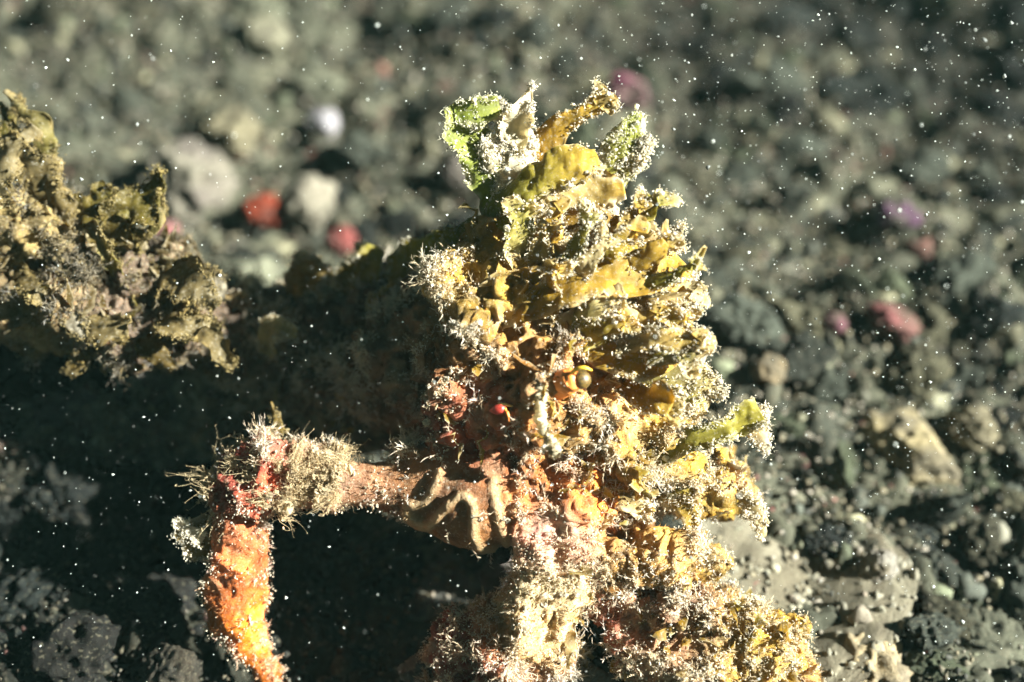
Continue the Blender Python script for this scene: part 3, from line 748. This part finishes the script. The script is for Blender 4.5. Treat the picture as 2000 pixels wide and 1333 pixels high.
# top left green frond with white gritty fork and spike
frond([([(1000, 450, .5), (958, 380, .35), (935, 310, .25), (905, 250, .2), (882, 205, .15)], [60, 60, 70, 80, 40], GREEN, LIME, dict(ruffle=.5)),
       ([(890, 225, .15), (930, 215, .1), (975, 205, .15)], [50, 60, 40], GREEN, LIME),
       ([(945, 360, .3), (990, 310, .2), (1000, 260, .15), (975, 190, .2)], [90, 110, 80, 22], (0.42, 0.36, 0.2), SILT, dict(silt=7, silt_all=0.7, ruffle=.6)),
       ([(1000, 300, .2), (1015, 235, .15), (1038, 165, .1)], [60, 48, 6], (0.5, 0.44, 0.26), SILT, dict(silt=7, silt_all=0.7, ruffle=.6))],
      'green frond with a white gritty fork and spike', silt=1.6, silt_all=.3, jag=.4)
frond([([(1050, 330, .5), (1075, 270, .4), (1110, 235, .35), (1150, 215, .3), (1185, 200, .25)], [70, 70, 40, 34, 50], AMB, YEL),
       ([(1160, 215, .3), (1175, 180, .28), (1162, 155, .25)], [40, 30, 8], YEL, TANF), ([(1165, 205, .3), (1190, 195, .25), (1208, 212, .25)], [40, 34, 10], YEL, TANF),
       ([(1180, 205, .27), (1196, 225, .27)], [30, 10], YEL, TANF)], 'yellow forked frond reaching up right', silt=.8)
frond([([(1185, 390, .5), (1205, 330, .4), (1228, 280, .35), (1250, 222, .3)], [70, 90, 95, 20], OLIVE, LIME), ([(1215, 335, .4), (1245, 300, .35), (1268, 270, .3)], [60, 50, 30], OLIVE, SILT, dict(silt=4, silt_all=.9))],
      'fan shaped olive frond coated with white grit', silt=3, silt_all=.8, jag=.35)
frond([([(940, 470, .2), (985, 400, 0), (1050, 350, -.15), (1110, 320, -.2), (1168, 305, -.2)], [70, 85, 75, 80, 70], GREEN, YEL)], 'broad frond fading from green to yellow', silt=.8, jag=.18, tilt=.5)
frond([([(870, 470, .6), (915, 460, .5), (990, 440, .3)], [60, 60, 60], OLIVE, GREEN), ([(880, 480, .5), (850, 520, .6)], [50, 40], OLIVE, OLIVE)], silt=.8)
frond([([(1030, 480, .3), (1100, 420, .2), (1160, 380, .2), (1220, 370, .2)], [90, 110, 90, 40], TANF, YEL), ([(1110, 420, .2), (1170, 430, .2), (1200, 400, .25)], [70, 60, 30], TANF, SILT, dict(silt=3, silt_all=.8))], silt=2, silt_all=.5, jag=.4)
frond([([(1090, 440, .2), (1180, 440, .15), (1250, 455, .1), (1300, 470, .1), (1335, 465, .1)], [70, 60, 42, 40, 50], AMB, TANF), ([(1310, 465, .1), (1325, 450, .1), (1338, 435, .08)], [30, 24, 6], TANF, TANF), ([(1315, 475, .1), (1332, 490, .1)], [30, 12], TANF, SILT)], 'tan frond with a forked gritty tip', silt=1.6)
frond([([(980, 500, .3), (1060, 480, .1), (1150, 495, .0), (1240, 500, .05), (1305, 515, .1)], [60, 80, 60, 60, 30], OLIVE, YEL)], silt=2, tilt=.4)
frond([([(950, 610, .1), (1040, 575, -.2), (1130, 548, -.35), (1230, 545, -.3), (1300, 535, -.2), (1335, 510, -.15)], [90, 105, 95, 78, 80, 60], AMB, YEL), ([(1300, 545, -.2), (1335, 560, -.15), (1338, 600, -.1)], [50, 40, 16], YEL, TANF)], 'broad amber frond across the head', silt=.5, jag=.15, tilt=.3)
frond([([(1310, 610, .1), (1340, 580, .1), (1352, 530, .1)], [50, 50, 6], SILT, SILT), ([(1330, 590, .1), (1366, 572, .1)], [40, 14], SILT, SILT)], 'white gritty spike', silt=5, silt_all=.9)
frond([([(1095, 590, .1), (1130, 635, -.1), (1190, 685, -.2), (1255, 705, -.2), (1315, 680, -.1), (1325, 630, 0)], [50, 62, 70, 66, 56, 26], AMB, YEL), ([(1135, 600, .2), (1200, 585, .3), (1270, 590, .3), (1310, 620, .2)], [40, 36, 30, 30], TANF, YEL), ([(1140, 640, .1), (1150, 600, .15)], [40, 40], TANF, SILT)], 'yellow frond curled into a ring', silt=2.2, jag=.25)
frond([([(1120, 600, .35), (1190, 640, .12), (1260, 645, .05), (1330, 650, .08)], [110, 120, 130, 60], AMB, TANF), ([(1230, 600, .05), (1290, 610, -.02), (1350, 640, .0)], [50, 60, 20], TANF, YEL), ([(1150, 660, .1), (1230, 625, -.05), (1250, 595, -.05)], [50, 40, 16], OLIVE, TANF), ([(1215, 650, -.02), (1270, 625, -.1), (1310, 605, -.1)], [44, 36, 14], TANF, SILT)], silt=4, silt_all=.3, jag=.5, ruffle=.45)
ra = Acc()
for a0, a1, rr_, w_ in ((0.5, 2.9, 50, .022), (3.5, 5.6, 55, .018)):
    th_ = np.linspace(a0, a1, 14)
    tube(ra, [P(1256 + rr_ * math.cos(t_) + 5 * math.sin(5 * t_), 622 + .85 * rr_ * math.sin(t_), -.22 - .06 * math.sin(t_)) for t_ in th_], [.006, w_, w_ * 1.3, w_, .006], np.array([0.52, 0.46, 0.30]), 50, 8, .008)
ra.build('algae_ring', M_FROND, crab)['label'] = 'thin translucent ring caught in the fronds'
frond([([(1180, 720, .3), (1260, 735, .1), (1330, 735, .05), (1380, 755, .05), (1418, 772, .05)], [70, 80, 90, 60, 14], OLIVE, TANF), ([(1300, 720, .1), (1350, 690, .1), (1345, 670, .1)], [60, 50, 12], TANF, SILT), ([(1330, 760, .1), (1365, 790, .1), (1340, 810, .12)], [50, 40, 14], OLIVE, TANF)], silt=2.6, silt_all=.5, jag=.45)
frond([([(1240, 890, .3), (1320, 870, .0), (1400, 845, -.1), (1450, 822, -.1), (1485, 805, -.1)], [90, 60, 46, 46, 60], OLIVE, OLIVE), ([(1455, 820, .1), (1465, 795, .1), (1470, 775, .1)], [34, 24, 8], OLIVE, SILT), ([(1465, 815, .1), (1490, 800, .1), (1506, 808, .1)], [34, 24, 8], YEL, SILT), ([(1465, 820, .1), (1490, 850, .1), (1502, 886, .1)], [50, 46, 12], YEL, SILT)], 'horn shaped olive frond with a forked gritty tip', silt=2.2, tilt=.3)
# branching fronds fanning out of the head
hr = np.random.default_rng(41)
for k in range(28):
    an = R(-28 + 118 * (k + hr.uniform(-.4, .4)) / 28); r0 = hr.uniform(30, 200); ln_ = hr.uniform(95, 160)
    ca, sa = math.cos(an), -math.sin(an); cx, cy = 1050 + hr.uniform(-50, 40), 640 + hr.uniform(-60, 60)
    if an > R(60): r0 *= .6
    s0 = .05 - .0014 * r0 + hr.uniform(-.2, .12); b_ = hr.uniform(-35, 35)
    p0 = (cx + ca * r0, cy + sa * r0, s0 + .15); p1 = (cx + ca * (r0 + ln_ * .55) + sa * b_ * .6, cy + sa * (r0 + ln_ * .55) - ca * b_ * .6, s0 - .08); p2 = (cx + ca * (r0 + ln_) + sa * b_, cy + sa * (r0 + ln_) - ca * b_, s0 - .16)
    wd = hr.uniform(34, 66); c0 = [AMB, OLIVE, TANF][k % 3]; c1 = [YEL, TANF, OLIVE, YEL][k % 4]
    st = [([p0, p1, p2], [wd * .8, wd, wd * .6], c0, c1)]
    for sg in (-1, 1):
        fa = an + sg * R(hr.uniform(28, 55)); fl = hr.uniform(22, 48)
        st.append(([p2, (p2[0] + math.cos(fa) * fl * .6, p2[1] - math.sin(fa) * fl * .6, p2[2]), (p2[0] + math.cos(fa) * fl, p2[1] - math.sin(fa) * fl, p2[2] + hr.uniform(-.05, .05))], [wd * .6, wd * .55, wd * .2], c1, TANF))
    frond(st, silt=.8, silt_all=.0, jag=.45, ruffle=.5, tilt=hr.uniform(-.5, .7))
# drooping lower right lobes
for k, (x0, y0, x1, y1, x2, y2, wd, c0, c1) in enumerate([
        (1180, 930, 1230, 970, 1275, 1000, 60, AMB, TANF), (1260, 900, 1330, 950, 1390, 990, 60, OLIVE, YEL), (1310, 940, 1370, 985, 1420, 995, 56, OLIVE, TANF), (1300, 960, 1350, 1000, 1345, 1045, 44, YEL, YEL),
        (1330, 900, 1380, 930, 1430, 955, 46, OLIVE, TANF), (1200, 780, 1280, 800, 1350, 820, 80, OLIVE, OLIVE), (1150, 800, 1230, 850, 1290, 860, 70, OLIVE, TANF), (1120, 880, 1170, 900, 1260, 900, 60, AMB, TANF), (1140, 660, 1200, 730, 1240, 760, 60, TANF, YEL), (1410, 960, 1475, 985, 1492, 1050, 40, BRN, TANF)]):
    s = .25 + .1 * (k % 3)
    frond([([(x0, y0, s + .2), (x1, y1, s), (x2, y2, s)], [wd, wd * 1.2, wd * .4], c0, c1)], silt=2.6, silt_all=.45, jag=.5, ruffle=.4)
# fronds on the leg at the upper left
for k, (q, wd, c0, c1) in enumerate([
        ([(180, 520, .9), (240, 440, .6), (290, 380, .5), (315, 330, .5)], [70, 90, 80, 20], BRN, OLIVE), ([(120, 500, .9), (100, 400, .6), (60, 320, .5), (20, 260, .5)], [80, 90, 70, 30], BRN, TANF),
        ([(60, 500, .9), (150, 420, .6), (230, 390, .5), (320, 400, .5)], [80, 80, 70, 30], BRN, OLIVE), ([(270, 560, .9), (330, 540, .5), (390, 560, .4), (425, 600, .4)], [80, 90, 70, 20], BRN, TANF),
        ([(240, 580, .8), (230, 520, .5), (200, 470, .4), (180, 430, .4)], [70, 60, 50, 20], OLIVE, TANF), ([(150, 560, .8), (170, 620, .4), (230, 640, .35), (262, 632, .35)], [70, 80, 50, 8], BRN, TANF),
        ([(330, 580, .8), (350, 630, .4), (410, 640, .4)], [90, 70, 30], BRN, TANF), ([(0, 470, .8), (-20, 380, .5), (10, 300, .4), (60, 240, .4)], [80, 80, 60, 20], TANF, TANF), ([(110, 560, .8), (130, 600, .4), (170, 660, .4)], [60, 60, 20], BRN, SILT), ([(20, 520, .8), (70, 560, .4), (110, 600, .4)], [70, 60, 20], BRN, TANF),
        ([(340, 610, .9), (410, 660, .6), (455, 720, .6)], [80, 60, 16], BRN, TANF), ([(260, 620, .9), (300, 680, .6), (340, 720, .6)], [70, 50, 14], BRN, BRN), ([(-20, 420, .9), (10, 300, .7), (-5, 200, .7)], [80, 70, 14], BRN, OLIVE),
        ([(60, 420, .9), (90, 300, .6), (40, 215, .6), (5, 180, .6)], [70, 60, 40, 12], OLIVE, TANF), ([(380, 560, .9), (420, 540, .5), (432, 590, .5)], [60, 40, 10], BRN, SILT), ([(150, 640, 1), (170, 690, .8), (130, 730, .8)], [60, 50, 12], BRN, BRN),
        ([(250, 470, .8), (300, 440, .5), (318, 350, .5)], [60, 46, 8], OLIVE, TANF)]):
    q = [(x, y, z + .35) for x, y, z in q]; c0 = tuple(.6 * v for v in c0); c1 = tuple(.42 * v for v in c1)  # frond pigment cut to stand in for light falling off here
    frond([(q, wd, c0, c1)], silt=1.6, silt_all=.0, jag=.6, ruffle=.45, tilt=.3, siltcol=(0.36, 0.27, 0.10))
# dim fronds along the back
for q, wd, c0, c1 in [([(560, 580, 2), (600, 540, 1.7), (650, 530, 1.6)], [80, 80, 40], BRN, BRN), ([(680, 580, 1.8), (720, 510, 1.5), (730, 480, 1.5)], [70, 80, 40], BRN, OLIVE), ([(780, 560, 1.4), (800, 500, 1.2), (830, 470, 1.1)], [80, 70, 30], BRN, OLIVE), ([(520, 690, 1.6), (530, 640, 1.3), (580, 650, 1.2)], [40, 50, 20], TANF, TANF), ([(860, 560, .9), (850, 490, .8), (855, 450, .8)], [60, 60, 30], OLIVE, OLIVE)]:
    frond([(q, wd, c0, c1)], silt=1.5, jag=.4)
# fluffy crest on the knee of the left leg
def knee_tuft():
    a = Acc()
    m = 2600
    base_pts = []
    for (x, y, s, r) in [(430, 925, .45, 30), (470, 905, .42, 34), (515, 900, .4, 34), (560, 905, .35, 38), (600, 915, .3, 42), (640, 920, .3, 38), (678, 912, .35, 16), (580, 940, .2, 42), (640, 955, .2, 36), (425, 975, .45, 28), (530, 850, .45, 9), (655, 880, .4, 9), (560, 970, .15, 34), (500, 940, .25, 30)]:
        n = int(m * r / 420); o = rng.normal(size=(n, 3)) * r / 200 * 0.5
        base_pts.append(P(x, y, s) + o)
    p = np.concatenate(base_pts)
    kcen = P(540, 960, .6)
    nc = 170; ctr = p[rng.choice(len(p), nc)]; who = rng.integers(0, nc, len(p))
    cd_ = unit(unit(ctr - kcen) * 0.6 + rng.normal(size=ctr.shape) * 0.7); cw = rng.normal(size=ctr.shape) * 0.9
    p = ctr[who] + rng.normal(size=p.shape) * 0.035
    d0 = unit(cd_[who] + rng.normal(size=p.shape) * 0.4); wob = cw[who] + rng.normal(size=p.shape) * 0.4
    crumbs(a, p[:900], np.exp(rng.normal(-4.1, 0.4, 900)), np.array([0.6, 0.48, 0.3]) * rng.uniform(0.6, 1.1, (900, 1)))
    L = np.clip(np.exp(rng.normal(-2.75, 0.45, len(p))), 0, 0.11)
    K = 9; cb = np.array([0.58, 0.45, 0.26]) * rng.uniform(0.5, 1.25, (len(p), 1)); prev = p; wn = fbm(p, 3, 2, 17)
    for rep in range(1, K + 1):
        t = rep / K
        cur = p + d0 * (L * t)[:, None] + wob * (L * t * t)[:, None] + 0.25 * L[:, None] * np.stack([np.sin(t * 7 + wn * 9), np.cos(t * 6 + wn * 7), np.sin(t * 5 + wn * 11)], 1) * t
        sd = unit(np.cross(cur - prev, FWD)) * 0.0042 * (1.2 - t)
        v = np.stack([prev - sd, prev + sd, cur - sd, cur + sd], 1).reshape(-1, 3); k4 = np.arange(len(p)) * 4
        a.add(v, quads(k4, k4 + 1, k4 + 3, k4 + 2), np.repeat(cb, 4, 0))
        if rep % 2: blades(a, cur, d0 + rng.normal(size=p.shape), rng.uniform(0.015, 0.045, len(p)), rng.uniform(0.005, 0.009, len(p)), cb)
        prev = cur
    a.build('algae_tuft', M_FUZZ, crab, smooth=False)['label'] = 'feathery pale tuft on the bent left leg'
    # small tail of a frond above the knee and a brown flap below it
    frond([([(548, 850, .7), (538, 815, .7), (528, 785, .7)], [26, 18, 5], BRN, BRN)], silt=1, silt_all=.2, siltcol=(0.4, 0.32, 0.16))
    frond([([(455, 1090, .5), (400, 1060, .45), (345, 1035, .45)], [70, 100, 40], BRN, BRN), ([(400, 1050, .45), (365, 1030, .45), (342, 1012, .45)], [30, 20, 6], SILT, SILT)], 'brown flap with a pale frilled edge on the left leg', silt=2.2, jag=.4)
knee_tuft()

# --- face: eye, antennules, ridges, strand
def ball(acc, c, r, col, col2=None, sub=3, sq=(1, 1, 1), amp=0.0, freq=6):
    v, f = ICO[sub]; x = v * np.array(sq)
    if amp: x = x * (1 + amp * fbm(v, freq, 2, 4))[:, None]
    n = np.clip(0.5 + fbm(v, 9, 2, 3), 0, 1)[:, None]
    cc = np.array(col) * (1 - n) + np.array(col2 if col2 is not None else col) * n
    acc.add(c + x * r, f, cc)
a = Acc(); ball(a, P(1136, 742, -.48), 0.09, (0.15, 0.085, 0.012), (0.035, 0.025, 0.006), sub=4)
eye = a.build('eye', M_GLOSS, crab); eye['label'] = 'golden olive speckled eye'
eye['_o'] = list(base)
a = Acc(); tube(a, [P(1085, 755, -.2), P(1110, 745, -.42), P(1128, 742, -.52)], [.15, .13, .085], np.array([0.62, 0.2, 0.04]), 16, 12, .006)
tube(a, [P(1112, 735, -.5), P(1125, 722, -.6), P(1142, 719, -.64), P(1156, 724, -.62)], [.02, .022, .02, .008], np.array([0.75, 0.45, 0.04]), 14, 8)
a.build('eye_stalk', M_RIDGE, crab)
for pts_, red in (([(958, 803, -.25), (975, 800, -.3), (990, 797, -.3)], 1), ([(1006, 803, -.28), (1018, 798, -.3), (1032, 802, -.28)], 1)):
    a = Acc(); tube(a, [P(*q) for q in pts_], [.02, .05, .055, .03], np.array([0.40, 0.035, 0.02]), 16, 10)
    x, y, s = pts_[1]
    tube(a, [P(x + 10, y - 2, s - .03), P(x + 17, y + 10, s - .06), P(x + 20, y + 25, s - .06)], [.018, .016, .008], np.array([0.75, 0.22, 0.03]), 12, 6)
    tube(a, [P(x - 2, y - 10, s), P(x + 12, y - 9, s - .03), P(x + 26, y - 6, s)], [.01, .016, .01], np.array([0.8, 0.55, 0.15]), 12, 6)
    a.build('antennule', M_GLOSS, crab)['label'] = 'small bright red antennule'
a = Acc(); tube(a, [P(1062, 735, -.35), P(1056, 775, -.45), P(1056, 815, -.5), P(1064, 845, -.5), P(1078, 868, -.5), P(1086, 878, -.5), P(1078, 893, -.48)], [.09, .05, .045, .04, .045, .05, .035], np.array([0.66, 0.56, 0.36]), 50, 9, .016)
tube(a, [P(1074, 865, -.5), P(1064, 872, -.52), P(1062, 885, -.5)], [.03, .025, .012], np.array([0.7, 0.62, 0.48]), 12, 7, .006)
a.build('sponge_strand', M_FUZZ, crab)['label'] = 'pale twisted strand hanging beside the eye'
# black bead by the mouth
o = stone_mesh('black_pebble', (0.015, 0.015, 0.017), 400, 3, .1, .03, col2=(0.03, 0.03, 0.03))
o.location = P(981, 1086, .35); o.scale = (.085,) * 3
tag(o, 'tiny black bead like pebble lodged under the mouth of the crab', 'pebble')
for o in (crab, eye):
    if '_o' in o: del o['_o']

# ------------------------------------------------------------------ drifting particles in the water
def snow():
    a = Acc(); n = 11000
    px = rng.uniform(-100, 2100, n); py = rng.uniform(-80, 1400, n)
    s = np.where(rng.random(n) < 0.7, rng.normal(0, 0.5, n), rng.uniform(-1.5, 6.0, n))
    p = np.array([P(x, y, z) for x, y, z in zip(px, py, s)])
    ok = (p[:, 2] > 0.4) & ((rng.random(n) < 0.25) | (px + (1333 - py) > 1700 + 800 * rng.random(n)))
    soft = np.array([P(x, y, z) for x, y, z in zip(rng.uniform(100, 1900, 34), rng.uniform(60, 1270, 34), rng.uniform(-6, -2.2, 34))])
    p = np.concatenate([p[ok], soft]); n = len(p)
    grains(a, p, np.exp(rng.normal(-5.4, 0.6, n)), np.array([0.75, 0.78, 0.7]) * rng.uniform(0.12, 1.1, (n, 1)))
    tag(a.build('drifting_particles', M_SNOW), 'tiny pale specks drifting in the water all round the crab', 'particles', kind='stuff')
snow()

# ------------------------------------------------------------------ hazy water
def water_haze():
    m = bpy.data.materials.new('murky_water'); m.use_nodes = True
    t = m.node_tree; t.nodes.remove(t.nodes['Principled BSDF'])
    v = t.nodes.new('ShaderNodeVolumePrincipled'); v.inputs['Color'].default_value = (0.38, 0.72, 0.62, 1)
    v.inputs['Density'].default_value = 0.00045
    t.links.new(v.outputs[0], t.nodes['Material Output'].inputs['Volume'])
    a = Acc(); x, y0, y1, z0, z1 = 115, -115, 115, -2.2, 14.5
    vv = [(i, j, k) for i in (-x, x) for j in (y0, y1) for k in (z0, z1)]
    ff = [(0, 1, 3), (0, 3, 2), (4, 6, 7), (4, 7, 5), (0, 4, 5), (0, 5, 1), (2, 3, 7), (2, 7, 6), (0, 2, 6), (0, 6, 4), (1, 5, 7), (1, 7, 3)]
    a.add(vv, ff, np.array([1, 1, 1]))
    tag(a.build('haze', m, smooth=False), 'faint greenish haze of murky water around the whole scene', 'haze', kind='stuff')
water_haze()
